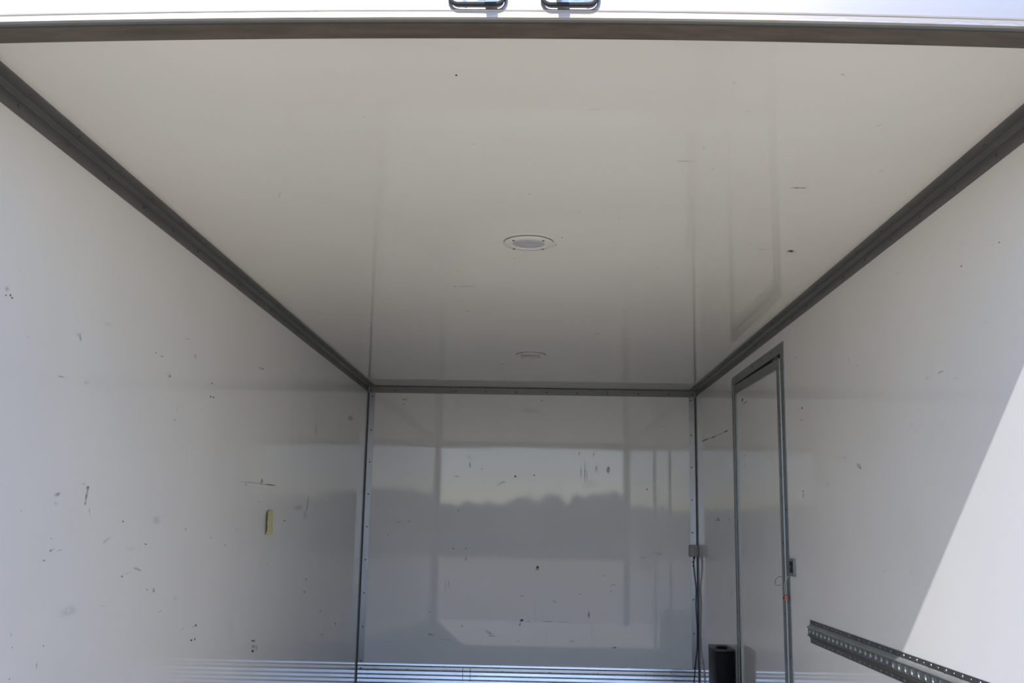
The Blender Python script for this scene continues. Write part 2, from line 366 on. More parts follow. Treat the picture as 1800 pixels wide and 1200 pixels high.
MARKS_LEFT = [
    (0.4223,1.564,0.00306,0.00135,0.00252,-0.00236,'k',0.75,0.9), (0.4304,1.56,0.00342,0.000774,0.000501,-0.00239,'k',0.7,0.9), (0.4044,1.56,0.00333,0.000766,0.000371,-0.00177,'k',0.6,0.9), (0.4061,1.574,0.0134,0.00318,0.00173,-0.0083,'b',0.25,0.1),
    (0.7645,1.534,0.00743,0.00188,0.00643,-0.0116,'k',0.4,0.3), (0.7537,1.541,0.0182,0.00343,0.00176,-0.00824,'g',0.15,0.1), (0.6847,1.426,0.0256,0.00114,-0.000466,-0.00207,'g',0.5,0.3), (0.8217,1.431,0.0223,0.00311,0.00135,-0.00631,'n',0.18,0.1),
    (1.309,1.579,0.0154,0.000469,-0.0024,-0.00367,'k',0.45,0.4), (1.258,1.581,0.00658,0.00112,0.000363,-0.00165,'k',0.6,0.8), (1.597,1.627,0.0164,0.00273,0.00372,-0.0166,'g',0.25,0.1), (1.382,1.529,0.0143,0.00208,0.000949,-0.00429,'k',0.5,0.5),
    (1.366,1.534,0.0428,0.00635,0.00113,-0.00513,'g',0.12,0.1), (1.784,1.562,0.00911,0.00126,0.000659,-0.00291,'k',0.7,0.9), (1.821,1.563,0.0062,0.000851,0.000445,-0.00196,'k',0.5,0.9), (1.782,1.516,0.00908,0.00114,0.000656,-0.0029,'k',0.75,0.9),
    (1.813,1.517,0.00924,0.00115,0.000663,-0.00293,'k',0.75,0.9), (2.4,1.709,0.0569,0.00244,-0.00532,-0.0052,'k',0.5,0.3), (1.515,1.67,0.0474,0.00873,0.000804,-0.0036,'g',0.2,0.1), (0.9152,1.599,0.0406,0.00172,-0.00437,-0.00804,'g',0.12,0.1),
    (1.455,1.401,0.0198,0.00202,0.00155,-0.00699,'g',0.2,0.1), (1.471,1.444,0.00751,0.000485,-0.0046,-0.0272,'g',0.15,0.1), (3.474,1.556,0.0675,0.00621,0.0121,-0.0487,'b',0.2,0.1), (4.423,1.713,0.106,-0.00497,-0.0563,-0.019,'k',0.35,0.2),
    (0.5115,1.489,0.00366,0.00068,0.000259,-0.00124,'g',0.5,0.7), (0.451,1.623,0.0035,0.00089,0.000254,-0.00121,'g',0.4,0.7), (0.7229,1.15,0.0188,0.00589,0.00669,-0.00444,'n',0.5,0.3), (0.7217,1.129,0.0172,0.000323,0.00168,-0.00793,'g',0.15,0.1),
    (0.8812,1.153,0.00813,-0.000398,-0.00529,-0.028,'n',0.55,0.3), (0.8838,1.172,0.0114,0.000393,0.00106,-0.00495,'k',0.65,0.5), (0.876,1.132,0.0097,0.000182,0.0015,-0.00703,'n',0.4,0.2), (0.8559,1.18,0.0192,0.000736,0.000897,-0.0042,'n',0.2,0.1),
    (0.9066,1.111,0.0048,0.000422,0.0105,-0.0168,'g',0.3,0.2), (1.37,1.092,0.0465,0.000127,0.00442,-0.0201,'b',0.22,0.1), (1.025,1.039,0.032,0.0105,0.0074,-0.00362,'l',0.35,0.2), (0.7219,1.021,0.0186,0.00477,0.00496,-0.00353,'b',0.45,0.2),
    (0.765,1.02,0.0228,0.00126,0.00118,-0.00199,'b',0.3,0.2), (0.6907,0.9985,0.00687,-0.000249,0.000546,-0.00259,'k',0.5,0.6), (0.675,0.9965,0.0163,-0.000609,0.000406,-0.00193,'b',0.25,0.2), (0.7161,1.048,0.00564,-8.38e-05,0.000555,-0.00262,'k',0.35,0.5),
    (1.122,1.088,0.00581,9.48e-06,0.0005,-0.00231,'k',0.75,0.9), (1.3,1.023,0.00873,-0.000178,0.000535,-0.00245,'k',0.55,0.8), (1.251,0.9545,0.0453,-0.00806,-0.00387,-0.00503,'y',0.5,0.2), (1.265,0.9507,0.0206,-0.00367,-0.00168,-0.00216,'y',0.5,0.4),
    (1.147,0.9393,0.0117,-0.000602,0.000834,-0.00385,'k',0.4,0.4), (1.188,0.9464,0.0445,0.00431,0.00169,-0.00154,'g',0.3,0.2), (1.392,0.887,0.0138,-0.00175,-0.00261,-0.00956,'b',0.5,0.3), (1.337,0.8921,0.00888,-0.000567,0.000719,-0.00328,'k',0.4,0.5),
    (0.8409,0.8713,0.063,0.00502,0.0173,-0.0179,'b',0.18,0.05), (1.453,0.8195,0.0318,0.00405,0.00406,-0.00251,'b',0.3,0.2), (1.037,0.8692,0.0363,-0.00493,-0.000276,-0.00213,'g',0.25,0.1), (1.8,0.7457,0.0118,-0.00115,0.00127,-0.00566,'k',0.6,0.7),
    (1.766,0.7453,0.00864,-0.000852,0.000627,-0.0028,'k',0.4,0.7), (1.667,0.748,0.03,0.000651,0.00335,-0.00284,'g',0.3,0.1), (1.765,0.7018,0.0115,-0.00128,0.000834,-0.00373,'k',0.75,0.8), (1.799,0.7017,0.00878,-0.000968,0.00105,-0.00471,'k',0.65,0.8),
    (2.528,0.6146,0.0432,-0.00483,0.00133,-0.0057,'k',0.6,0.5), (2.533,0.5917,0.0389,-0.00456,0.00213,-0.00913,'k',0.45,0.3), (2.529,0.5745,0.0258,-0.00313,0.00159,-0.00683,'k',0.7,0.6), (2.578,0.5821,0.0132,-0.00156,0.00431,-0.0184,'k',0.35,0.4),
    (2.507,1.255,0.0175,0.000719,0.00326,-0.0139,'k',0.55,0.5), (2.492,1.243,0.0516,-0.00168,-0.00343,-0.00462,'k',0.5,0.4), (2.645,1.244,0.134,0.00135,-0.000818,-0.00482,'n',0.6,0.3), (2.341,1.242,0.212,0.0032,-0.00037,-0.00448,'g',0.3,0.1),
    (2.28,1.231,0.0156,0.000581,0.00203,-0.00875,'k',0.3,0.2), (3.371,1.176,0.0158,-0.0002,-0.0215,-0.0554,'k',0.45,0.4), (3.334,1.122,0.0629,0.000485,0.00811,-0.0331,'b',0.22,0.1), (3.18,1.156,0.132,0.00197,0.00455,-0.0188,'g',0.25,0.1),
    (2.929,1.094,0.0423,9.25e-05,0.000911,-0.0038,'k',0.45,0.5), (2.483,1.169,0.0172,0.000352,0.00107,-0.00459,'g',0.3,0.4), (1.891,1.033,0.0126,-0.00018,0.000886,-0.00392,'k',0.35,0.5), (1.629,1.064,0.0081,-4.92e-05,0.000608,-0.00272,'k',0.5,0.7),
    (2.061,1.004,0.0277,-0.000594,0.0014,-0.00615,'b',0.25,0.1), (2.19,1.06,0.0111,-6.74e-05,0.00293,-0.0128,'g',0.2,0.1), (2.677,0.9149,0.0187,-0.000726,0.00112,-0.00477,'g',0.3,0.3), (3.436,0.8079,0.0322,-0.00174,0.00137,-0.00559,'k',0.4,0.5),
    (3.412,0.7488,0.0511,-0.00337,0.00272,-0.0111,'k',0.35,0.3), (3.819,0.622,0.0445,-0.00374,0.00299,-0.012,'g',0.3,0.2), (3.894,0.4942,0.0609,-0.00645,0.00303,-0.0121,'g',0.25,0.1), (4.248,0.5164,0.0257,-0.00246,0.00164,-0.00646,'k',0.5,0.7),
    (0.7054,0.7634,0.00549,-0.000959,0.000281,-0.0112,'b',0.4,0.2), (0.729,0.8044,0.00559,-0.000652,0.000548,-0.0026,'k',0.4,0.5), (0.5856,0.8175,0.0037,-0.000438,0.000383,-0.00183,'k',0.45,0.7), (0.5748,0.8461,0.0049,-0.00052,0.00178,-0.00852,'b',0.25,0.2),
    (0.5635,1.11,0.00372,4.31e-05,0.000388,-0.00185,'k',0.4,0.6), (0.5873,0.7522,0.00369,-0.000543,0.000381,-0.00182,'k',0.5,0.8), (1.572,0.8267,0.0103,-0.000817,0.00274,-0.0124,'b',0.2,0.1), (1.582,0.8521,0.0313,-0.00223,0.00354,-0.016,'b',0.1,0.05),
    (1.194,1.012,0.062,-0.00157,0.00171,-0.00786,'g',0.1,0.05), (2.199,0.7047,0.0743,-0.00728,0.0145,-0.0632,'g',0.05,0.05),
]
MARKS_BACK = [
    (-0.4013,1.476,0.00561,0.000881,0.00436,-0.026,'n',0.65,0.4), (-0.4064,1.529,0.0114,0.000191,0.000487,-0.0189,'g',0.25,0.2), (0.5167,1.458,0.0151,0.000257,3.07e-05,-0.0299,'n',0.75,0.3), (0.5205,1.473,0.00941,0.00016,1.04e-05,-0.0112,'k',0.4,0.3),
    (0.3624,1.444,0.00565,9.68e-05,0.000484,-0.0934,'g',0.5,0.3), (0.3776,1.422,0.00376,6.47e-05,0.000268,-0.056,'g',0.35,0.3), (0.3361,1.44,0.00753,0.000129,0.000287,-0.0486,'g',0.3,0.2), (0.4377,1.464,0.0113,0.000193,0.000106,-0.0337,'n',0.35,0.15),
    (0.324,1.564,0.00457,-0.00114,-0.00573,-0.0219,'k',0.45,0.4), (0.4223,1.562,0.00548,-0.00137,-0.00578,-0.0219,'k',0.45,0.3), (-0.1832,1.364,0.0282,0.0107,0.0034,-0.00872,'n',0.45,0.2), (-0.2092,1.348,0.0246,0.00937,0.00204,-0.00523,'g',0.3,0.2),
    (-0.4863,1.4,0.0265,0.000456,0.000158,-0.00562,'k',0.4,0.3), (-0.09715,1.406,0.00755,0.00013,0.000132,-0.00748,'k',0.75,0.9), (0.02723,1.416,0.00566,9.73e-05,7.99e-05,-0.00561,'k',0.7,0.9), (-0.3211,1.451,0.00757,0.000129,0.000133,-0.00563,'n',0.5,0.6),
    (-0.4688,1.177,0.00496,-0.00269,-0.00716,-0.013,'g',0.5,0.3), (-0.4956,0.9295,0.00934,0.000175,0.000157,-0.00548,'k',0.6,0.6), (-0.4134,0.931,0.00747,0.00014,0.000145,-0.00548,'k',0.5,0.6), (-0.4117,0.8654,0.00466,8.83e-05,0.000481,-0.0182,'k',0.6,0.5),
    (0.05799,0.8199,0.0111,0.000213,0.000173,-0.0127,'k',0.85,0.7), (0.05448,0.8053,0.0185,0.000355,7.45e-05,-0.00543,'n',0.5,0.5), (-0.04296,0.6375,0.0185,0.000364,7.39e-05,-0.00449,'b',0.5,0.3), (0.1715,0.6059,0.0156,-0.0052,-0.00245,-0.00678,'b',0.5,0.3),
    (-0.5406,0.689,0.00557,0.000109,0.00109,-0.036,'g',0.35,0.1), (-0.5188,0.7038,0.00557,0.000108,0.00106,-0.036,'g',0.35,0.1), (-0.04043,0.4839,0.0155,0.00579,0.00394,-0.00995,'k',0.8,0.5), (-0.05105,0.4587,0.00504,-0.00215,-0.0075,-0.0163,'k',0.6,0.4),
    (0.003816,0.4776,0.0184,0.000372,6.78e-05,-0.00445,'k',0.4,0.3), (0.3929,0.5282,0.00642,-8.85e-05,-0.00101,-0.032,'n',0.7,0.4), (0.2353,0.4788,0.0623,-0.0019,-0.000201,-0.00444,'k',0.3,0.2), (0.1251,0.4801,0.0551,-0.00168,-0.000225,-0.00533,'l',0.4,0.2),
    (-0.2485,0.4015,0.0419,-0.0222,-0.00708,-0.0124,'g',0.4,0.05), (-0.2334,0.3805,0.0331,0.000678,0.000116,-0.00531,'g',0.4,0.2), (-0.4262,0.4405,0.0111,0.000224,0.000242,-0.00889,'k',0.4,0.3), (-0.6272,0.3831,0.0293,-0.00335,-0.000795,-0.00704,'b',0.55,0.2),
    (-0.5232,0.3533,0.0731,-0.00835,-0.00061,-0.00527,'l',0.25,0.1), (-0.6393,0.5253,0.00925,0.000185,0.000236,-0.00715,'k',0.4,0.4), (0.2839,0.3593,0.0329,0.000679,3.32e-05,-0.00441,'k',0.4,0.3), (0.558,0.3262,0.0182,0.000378,-6.33e-07,-0.00704,'b',0.6,0.4),
    (-0.06026,0.3522,0.0183,0.000378,7.54e-05,-0.00442,'k',0.3,0.3), (0.8543,0.9184,0.00478,-0.00263,-0.0131,-0.0223,'g',0.3,0.2), (0.8359,0.9253,0.0287,-0.0158,-0.00281,-0.00477,'g',0.3,0.1), (0.7469,0.8946,0.0322,0.00906,0.00141,-0.00523,'g',0.3,0.1),
    (0.7717,1.336,0.00749,0.000131,-4.36e-05,-0.00743,'k',0.6,0.7), (0.5507,0.7174,0.0294,0.00308,0.000483,-0.00536,'g',0.4,0.2), (0.536,0.6776,0.00553,0.000108,3.72e-06,-0.00718,'k',0.45,0.5), (0.3333,0.6557,0.0147,0.00029,3.28e-05,-0.00538,'g',0.35,0.3),
    (-0.8502,1.907,0.0308,0.000479,0.00036,-0.00964,'y',0.45,0.2), (-0.8606,1.876,0.00768,0.00012,0.000218,-0.00577,'n',0.5,0.4), (0.07366,1.914,0.00573,8.94e-05,7.38e-05,-0.00577,'k',0.5,0.7), (0.4879,0.7739,0.00554,0.000107,9.94e-06,-0.00541,'k',0.45,0.7),
    (-0.7899,1.1,0.015,0.000273,0.000405,-0.0111,'g',0.3,0.2), (-0.865,1.095,0.0263,0.000479,0.000214,-0.00554,'g',0.3,0.2), (-0.9293,1.009,0.00751,0.000139,0.000297,-0.00735,'g',0.4,0.4), (0.0434,0.539,0.00552,0.000111,0.00151,-0.107,'g',0.1,0.05),
    (0.4117,0.422,0.00549,0.000112,0.00028,-0.0707,'g',0.2,0.05), (0.119,0.3807,0.00366,7.53e-05,0.000854,-0.0706,'g',0.15,0.05), (0.2015,1.326,0.00564,9.87e-05,0.000533,-0.0558,'g',0.1,0.05), (0.4004,1.367,0.0751,0.00131,0.000233,-0.0558,'g',0.08,0),
    (0.8138,1.467,0.00282,4.81e-05,-0.00117,-0.168,'g',0.3,0.3), (0.9264,1.469,0.00282,4.81e-05,-0.00168,-0.168,'g',0.3,0.3), (-0.2151,0.3844,0.11,-0.00515,-0.000181,-0.00354,'g',0.1,0.1), (0.8763,1.751,0.00568,9.18e-05,-4.9e-05,-0.0057,'g',0.3,0.3),  # the two tall thin lines here are reflections painted on, not scuffs
]
MARKS_RIGHT = [
    (4.667,1.637,-0.169,-0.0011,-0.0103,-0.00491,'k',0.75,0.6), (4.385,1.631,-0.105,-0.00137,-0.00856,-0.00467,'k',0.7,0.6), (4.18,1.631,-0.0823,-0.0011,-0.00638,-0.00361,'k',0.4,0.5), (3.988,1.63,-0.0977,-0.00019,-0.00844,-0.00437,'k',0.75,0.6),
    (4.285,1.14,-0.142,-0.00216,0.00241,-0.00487,'k',0.55,0.3), (4.265,1.15,-0.0539,-0.000237,0.0005,-0.00487,'k',0.6,0.5), (4.631,1.151,-0.0305,-0.000134,0.000506,-0.00518,'k',0.3,0.5), (3.94,1.142,-0.0402,-0.000132,0.000985,-0.00921,'g',0.3,0.2),
    (2.375,1.578,-0.017,-0.00193,0.000575,-0.00452,'k',0.55,0.7), (2.419,1.578,-0.00869,-0.000978,0.000289,-0.00229,'k',0.4,0.7), (2.381,1.531,-0.0212,-0.00216,0.000431,-0.00339,'k',0.45,0.5), (2.407,1.531,-0.00862,-0.000871,0.000433,-0.00341,'k',0.4,0.5),
    (0.9897,1.517,-0.0169,0.000637,-0.00202,-0.00237,'k',0.75,0.4), (1.005,1.516,-0.0103,0.000388,-0.00205,-0.00238,'n',0.5,0.4), (1.698,1.309,-0.0246,-0.0113,0.0233,-0.00475,'b',0.45,0.2), (1.688,1.302,-0.017,-0.00567,0.00784,-0.00243,'b',0.5,0.3),
    (1.847,1.346,-0.00952,-0.00061,0.000522,-0.00388,'k',0.5,0.5), (2.402,1.233,-0.0127,-0.000345,0.00227,-0.0179,'k',0.45,0.3), (2.4,1.249,-0.0211,-0.000656,0.000569,-0.00447,'k',0.4,0.4), (0.8288,1.762,-0.00574,-0.00149,0.000315,-0.00214,'k',0.75,0.9),
    (0.6186,1.764,-0.0055,-0.00157,0.000295,-0.00196,'k',0.6,0.7), (0.6531,1.767,-0.00426,-0.0012,0.000199,-0.00133,'g',0.4,0.6), (1.22,1.401,-0.0298,-0.00291,0.000914,-0.0064,'g',0.1,0.1), (1.677,1.64,-0.0227,-0.00488,0.0019,-0.00254,'g',0.35,0.2),
    (1.758,1.674,-0.0122,-0.002,0.00157,-0.0116,'g',0.2,0.1), (2.445,1.796,-0.0221,-0.00366,0.000733,-0.00582,'g',0.35,0.3), (1.265,1.853,-0.0242,-0.000929,-0.0062,-0.00608,'g',0.15,0.1), (1.087,1.513,-0.0273,-0.00392,0.000889,-0.00616,'g',0.12,0.1),
    (0.7149,1.595,-0.00884,-0.00178,0.000301,-0.00201,'g',0.25,0.2), (1.5,0.9788,-0.0151,0.000701,0.000476,-0.00341,'b',0.25,0.2), (1.279,0.9891,-0.0173,0.000806,0.000339,-0.00237,'b',0.25,0.2), (2.062,1.261,-0.0423,-0.00157,0.00216,-0.0164,'g',0.12,0.05),
    (0.8208,1.816,-0.0323,-0.00917,0.000631,-0.00429,'g',0.1,0.1), (3.918,0.7527,-0.0627,0.0042,0.00227,-0.021,'g',0.25,0.1), (1.879,1.346,-0.125,-0.00794,0.00263,-0.0196,'g',0.06,0), (1.939,1.762,-0.0605,-0.0109,0.000542,-0.00409,'g',0.12,0.1),
    (2.414,1.969,-0.0416,-0.00466,-0.00411,-0.00424,'g',0.15,0.1), (0.9038,1.487,-0.0237,-0.00341,0.000843,-0.00574,'g',0.1,0.1),
]
MARKS_DOOR = [
    (3.524,1.75,-0.0243,-0.00368,0.0126,-0.0146,'k',0.6,0.4), (3.441,1.731,-0.0497,-0.00109,-0.011,-0.00658,'k',0.4,0.3), (3.483,1.727,-0.0414,-0.0049,0.000651,-0.0058,'k',0.4,0.2), (3.513,1.465,-0.0346,-0.0023,0.000808,-0.00719,'g',0.3,0.3),
    (2.955,1.511,-0.0221,-0.00187,0.00123,-0.0103,'g',0.15,0.2), (2.932,1.418,-0.0755,-0.00489,0.00367,-0.0306,'g',0.08,0), (3.505,1.412,-0.0207,-0.00117,0.00322,-0.0286,'g',0.15,0.1), (3.463,1.29,-0.0405,-0.00132,0.00128,-0.0113,'g',0.15,0.1),
]

# ------------------------------------------------------------------ the setting
BACK = 5.0336; CEIL = 1.9976; HW = 1.10
TH = 0.045
floor = MB().box(-HW-TH, HW+TH, -0.02, BACK+TH, -0.06, 0.0).build('floor', M_FLOOR); tag(floor, 'grey load floor of the truck box', kind='structure')
wl_ = MB().box(-HW-TH, -HW, 0.0, BACK+TH, 0.0, CEIL).build('wall_left', M_WALL); tag(wl_, 'scuffed glossy white left wall sheet', kind='structure')
wb_ = MB().box(-HW, HW, BACK, BACK+TH, 0.0, CEIL).build('wall_back', M_BACK); tag(wb_, 'glossy white end wall of the box', kind='structure')
ce_ = MB().box(-HW-TH, HW+TH, 0.0, BACK+TH, CEIL, CEIL+TH).build('ceiling', M_CEIL); tag(ce_, 'glossy white roof sheet', kind='structure')
# right wall with the side door opening
DY0, DY1, DZ1 = 2.695, 3.735, 1.86
wr = MB()
wr.box(HW, HW+TH, 0.0, DY0, 0.0, CEIL); wr.box(HW, HW+TH, DY1, BACK+TH, 0.0, CEIL); wr.box(HW, HW+TH, DY0, DY1, DZ1, CEIL)
wr = wr.build('wall_right', M_WALL); tag(wr, 'white right wall sheet with side door and load rail', kind='structure')

marks('scuff_marks', MARKS_CEILING, lambda i, j: (i, j, CEIL-0.0006), ce_, 'small brown scratches and specks')
marks('scuff_marks', MARKS_LEFT, lambda i, j: (-HW+0.0006, i, j), wl_, 'scattered blue, brown and black scuffs')
marks('scuff_marks', MARKS_RIGHT, lambda i, j: (HW-0.0006, i, j), wr, 'black scratches and blue scuffs')
marks('scuff_marks', MARKS_BACK, lambda i, j: (i, BACK-0.0006, j), wb_, 'small dark dents, brown scuffs and two painted reflection lines')

# shared screw meshes (domed head with a dark recess)
def screw_proto(name, mat, r, ax):
    b = MB().lathe([(r, 0), (r*.95, r*.22), (r*.6, r*.42), (r*.35, r*.42), (r*.2, r*.15)], (0,0,0), ax, 10)
    o = b.build(name, mat, smooth=True)
    return o
protos = []
def proto(name, mat, r, ax):
    o = screw_proto(name, mat, r, ax); protos.append(o); return o
SC_U = proto('screw', M_TSCREW, .0048, (0, 0, -1))
SC_L = proto('screw', M_TSCREW, .0048, (1, 0, 0))
SC_R = proto('screw', M_TSCREW, .0048, (-1, 0, 0))
SC_B = proto('screw', M_SCREW, .0050, (0, -1, 0))
SC_RAIL = proto('screw', M_RSCREW, .0060, (-1, 0, 0))
SC_RSM = proto('rivet', M_RSCREW, .0035, (-1, 0, 0))

# corner extrusions between side walls and ceiling: wall flange, bead, ceiling flange
def corner_trim(name, s, label):
    X = lambda d: s*(HW-d)
    pr = [(X(0), CEIL-.0465), (X(.0022), CEIL-.0465), (X(.0030), CEIL-.045), (X(.0030), CEIL-.0125), (X(.0050), CEIL-.0105),
          (X(.0055), CEIL-.0080), (X(.0080), CEIL-.0055), (X(.0105), CEIL-.0050), (X(.0125), CEIL-.0030), (X(.044), CEIL-.0030),
          (X(.0455), CEIL-.0022), (X(.0455), CEIL), (X(0), CEIL)]
    o = MB().extrude(pr, 0.045, BACK, 1).build(name, M_ALU); tag(o, label, kind='structure')
    return o
tl = corner_trim('trim_1', -1, 'grey aluminium corner strip between left wall and ceiling')
tr = corner_trim('trim_2', 1, 'grey aluminium corner strip between right wall and ceiling')
k = 0
y = 0.366-0.2345
while y < BACK-.05:
    dup(SC_L, tl, (-HW+.0030, y, CEIL-.0275)); dup(SC_U, tl, (-HW+.030, y-.002, CEIL-.0030))
    dup(SC_R, tr, (HW-.0030, y-.003, CEIL-.0300)); dup(SC_U, tr, (HW-.030, y-.002, CEIL-.0030))
    y += 0.2347
# flat strips round the back wall with a dark sealant joint at the corner
def back_strip(name, x0, x1, z0, z1, label, mt=None):
    o = MB().box(x0, x1, BACK-.0025, BACK, z0, z1).build(name, mt or M_ALU_V); tag(o, label, kind='structure'); return o
t3 = back_strip('trim_3', -HW+.007, HW-.007, 1.9505, CEIL-.0045, 'grey screwed strip along top of back wall', M_ALU)
t4 = back_strip('trim_4', -HW+.0085, -1.0535, .2045, 1.9505, 'grey screwed strip down left edge of back wall')
t5 = back_strip('trim_5', 1.0545, HW-.0085, .2045, 1.9505, 'grey screwed strip down right edge of back wall')
MB().box(-HW+.0001, -HW+.0085, BACK-.004, BACK-.0001, .001, 1.9505).build('sealant_joint', M_SLOT, t4)
MB().box(HW-.0085, HW-.0001, BACK-.004, BACK-.0001, .001, 1.9505).build('sealant_joint', M_SLOT, t5)
MB().box(-HW+.014, HW-.014, BACK-.004, BACK-.0001, CEIL-.0045, CEIL-.0001).build('sealant_joint', M_SLOT, t3)
for i in range(12): dup(SC_B, t3, (-1.084+i*0.1971 if i in (0, 11) else -1.122+i*.2042, BACK-.0025, 1.9675))
for i in range(8):
    dup(SC_B, t4, (-1.0705, BACK-.0025, 1.697-i*.2122)); dup(SC_B, t5, (1.068, BACK-.0025, 1.697-i*.2122))
dup(SC_B, t4, (-1.0705, BACK-.0025, 1.925)); dup(SC_B, t5, (1.068, BACK-.0025, 1.929)); dup(SC_B, t5, (1.066, BACK-.0025, .874))
# ribbed kick plate
pr = [(BACK, 0.0), (BACK-.004, 0.0)]
z = 0.0155
for i in range(7):
    z0 = .0060+i*.0262
    if z0+.0262 > .17: break
    pr += [(BACK-.0062, z0), (BACK-.0035, z0+.0165), (BACK-.0075, z0+.0185), (BACK-.0095, z0+.0210), (BACK-.0095, z0+.0232), (BACK-.0062, z0+.0245)]
pr += [(BACK-.0045, .1645), (BACK-.0035, .1840), (BACK-.0110, .1862), (BACK-.0118, .1900), (BACK-.0100, .2015), (BACK-.0080, .2035), (BACK, .2035)]
kick = MB().extrude(pr, -HW+.0085, HW-.0085, 0).build('baseboard_back', M_KICK); tag(kick, 'ribbed bright aluminium kick plate at foot of back wall', kind='structure')
for i in range(6):
    z0 = .0060+i*.0262
    MB().box(-HW+.009, HW-.009, BACK-.0068, BACK-.0034, z0+.0248, z0+.0262).build('dirt_line', M_GROOVE, kick)
MB().box(-HW+.009, HW-.009, BACK-.0042, BACK-.0034, .1815, .1840).build('dirt_line', M_GROOVE, kick)
for x, zz in ((-1.072, .166), (-.770, .163), (-.466, .163), (-.159, .163), (.147, .163), (.453, .163), (.758, .163), (1.066, .163), (-1.072, .087), (-.62, .087), (-.31, .087), (0, .087), (.31, .087), (.62, .087)):
    dup(SC_B, kick, (x, BACK-.0035, zz))
for x in (-.413, -.365):
    MB().box(x-.0012, x+.0012, BACK-.0106, BACK-.0034, .10, .185).build('joint_line', M_GROOVE, kick)

# ------------------------------------------------------------------ header beam over the rear opening (arched a little to imitate barrel lens distortion)
def arch(x): return -0.0165*(x-0.03)**2
def loft_x(prof, xs, name, mat, parent=None):
    b = MB(); N = len(prof)
    for x in xs:
        for (yy, zz) in prof: b.v.append((x, yy, zz+arch(x)))
    for i in range(len(xs)-1):
        for kk in range(N):
            q = (kk+1) % N; b.f.append((i*N+kk, i*N+q, (i+1)*N+q, (i+1)*N+kk))
    b.f.append(tuple(range(N))[::-1]); b.f.append(tuple((len(xs)-1)*N+kk for kk in range(N)))
    return b.build(name, mat, parent)
XS = [-1.145+i*2.29/28 for i in range(29)]
beam = loft_x([(-.009, 1.9705), (.045, 1.9700), (.045, 2.06), (-.009, 2.06)], XS, 'trim_6', M_BEAMUNDER)
tag(beam, 'dirty brown-grey underside beam above the rear opening', kind='structure')
loft_x([(-.0245, 1.9690), (-.0215, 1.9675), (-.0190, 1.9680), (-.0180, 1.9690), (-.0180, 2.05), (-.0245, 2.05)], XS, 'lower_lip', M_SEAL, beam)
loft_x([(-.0178, 1.9700), (-.0140, 1.9692), (-.0093, 1.9700), (-.0093, 2.05), (-.0178, 2.05)], XS, 'rubber_seal', M_SLOT, beam)
loft_x([(-.0300, 1.9720), (-.0250, 1.9700), (-.0246, 1.9700), (-.0246, 2.14), (-.0300, 2.14), (-.0300, 1.9870), (-.0310, 1.9858), (-.0315, 1.9846), (-.0312, 1.9834), (-.0300, 1.9820)],
       XS, 'face_panel', M_HEAD, beam)
MB().box(-1.145, 1.145, -.0246, .045, 2.061, 2.14).build('top_filler', M_CORE, beam)
# side posts of the rear frame
for nm, s, lb in (('trim_7', -1, 'left upright of the rear frame'), ('trim_8', 1, 'right upright of the rear frame')):
    b = MB(); xa, xb = sorted((s*1.145, s*1.062)); b.box(xa, xb, -.0246, .044, -.06, 1.945); o = b.build(nm, M_SEAL); tag(o, lb, kind='structure')

# ------------------------------------------------------------------ side door
door = empty('door_1', (HW, 3.21, 0), 'white side door in grey metal frame in right wall', kind='structure')
f = MB()
FP = .0035
f.box(HW-FP, HW-.0002, 2.643, 2.697, 0.0, 1.8995)
jr = f.build('frame_post', M_GAL, door)
f = MB(); f.box(HW-FP, HW-.0002, 3.736, 3.779, 0.0, 1.8995); f.build('frame_post', M_GAL, door)
f = MB(); f.box(HW-FP, HW-.0002, 2.697, 3.736, 1.8615, 1.8995); f.build('frame_head', M_GAL, door)
def bead(yc, top, name='edge_bead'):
    pts = [(HW-.004-.0075*math.sin(math.radians(a)), yc-.0085*math.cos(math.radians(a))) for a in range(0, 181, 20)]
    pts += [(HW-.0002, yc+.0085), (HW-.0002, yc-.0085)]
    return MB().extrude(pts, 0.0, top, 2).build(name, M_GAL, door, smooth=True)
bead(2.7065, 1.834); bead(3.7265, 1.852)
# leaf: four frame rails round an inset white sheet, hung a touch out of square under the head
X0, X1 = HW-.006, HW+.030
lo = MB(); lo.box(X0, X1, 2.718, 2.762, .03, 1.836); lf = lo.build('leaf_stile', M_GAL, door)
lo = MB(); lo.box(X0, X1, 3.668, 3.716, .03, 1.848); lo.build('leaf_stile', M_GAL, door)
b = MB(); n = [(X0, 2.762, 1.795), (X0, 3.668, 1.801), (X0, 3.668, 1.8475), (X0, 2.762, 1.8365)]
b.v = [(p[0], p[1], p[2]) for p in n]+[(X1, p[1], p[2]) for p in n]
b.f = [(0, 1, 2, 3), (4, 7, 6, 5), (0, 4, 5, 1), (1, 5, 6, 2), (2, 6, 7, 3), (3, 7, 4, 0)]
b.build('leaf_rail', M_GAL, door)
MB().box(X0, X1, 2.762, 3.668, .03, .09).build('leaf_rail', M_GAL, door)
dp = MB().box(HW+.0005, HW+.022, 2.762, 3.668, .09, 1.801).build('leaf_panel', M_DOORP, door)
marks('scuff_marks', MARKS_DOOR, lambda i, j: (HW-.0001, i, j), door, 'dark smudge near the top corner of the door')
b = MB().box(HW+.0315, HW+.05, 2.66, 3.78, 0, 1.90); b.box(HW+.0025, HW+.031, 2.6975, 3.7345, 1.849, 1.8597); b.box(HW+.0025, HW+.031, 2.6975, 2.7170, 0, 1.849); b.box(HW+.0025, HW+.031, 3.7165, 3.7345, 0, 1.849)
b.build('gap_shade_fill', M_DARK, door)  # black boxes stand in for the deep shade inside the door gap
b = MB().box(HW-.003, HW+.002, 2.745, 2.840, 1.8372, 1.8480); b.box(HW-.0040, HW+.002, 2.752, 2.810, 1.8440, 1.8540); b.build('hinge_bracket', M_RUST, door)
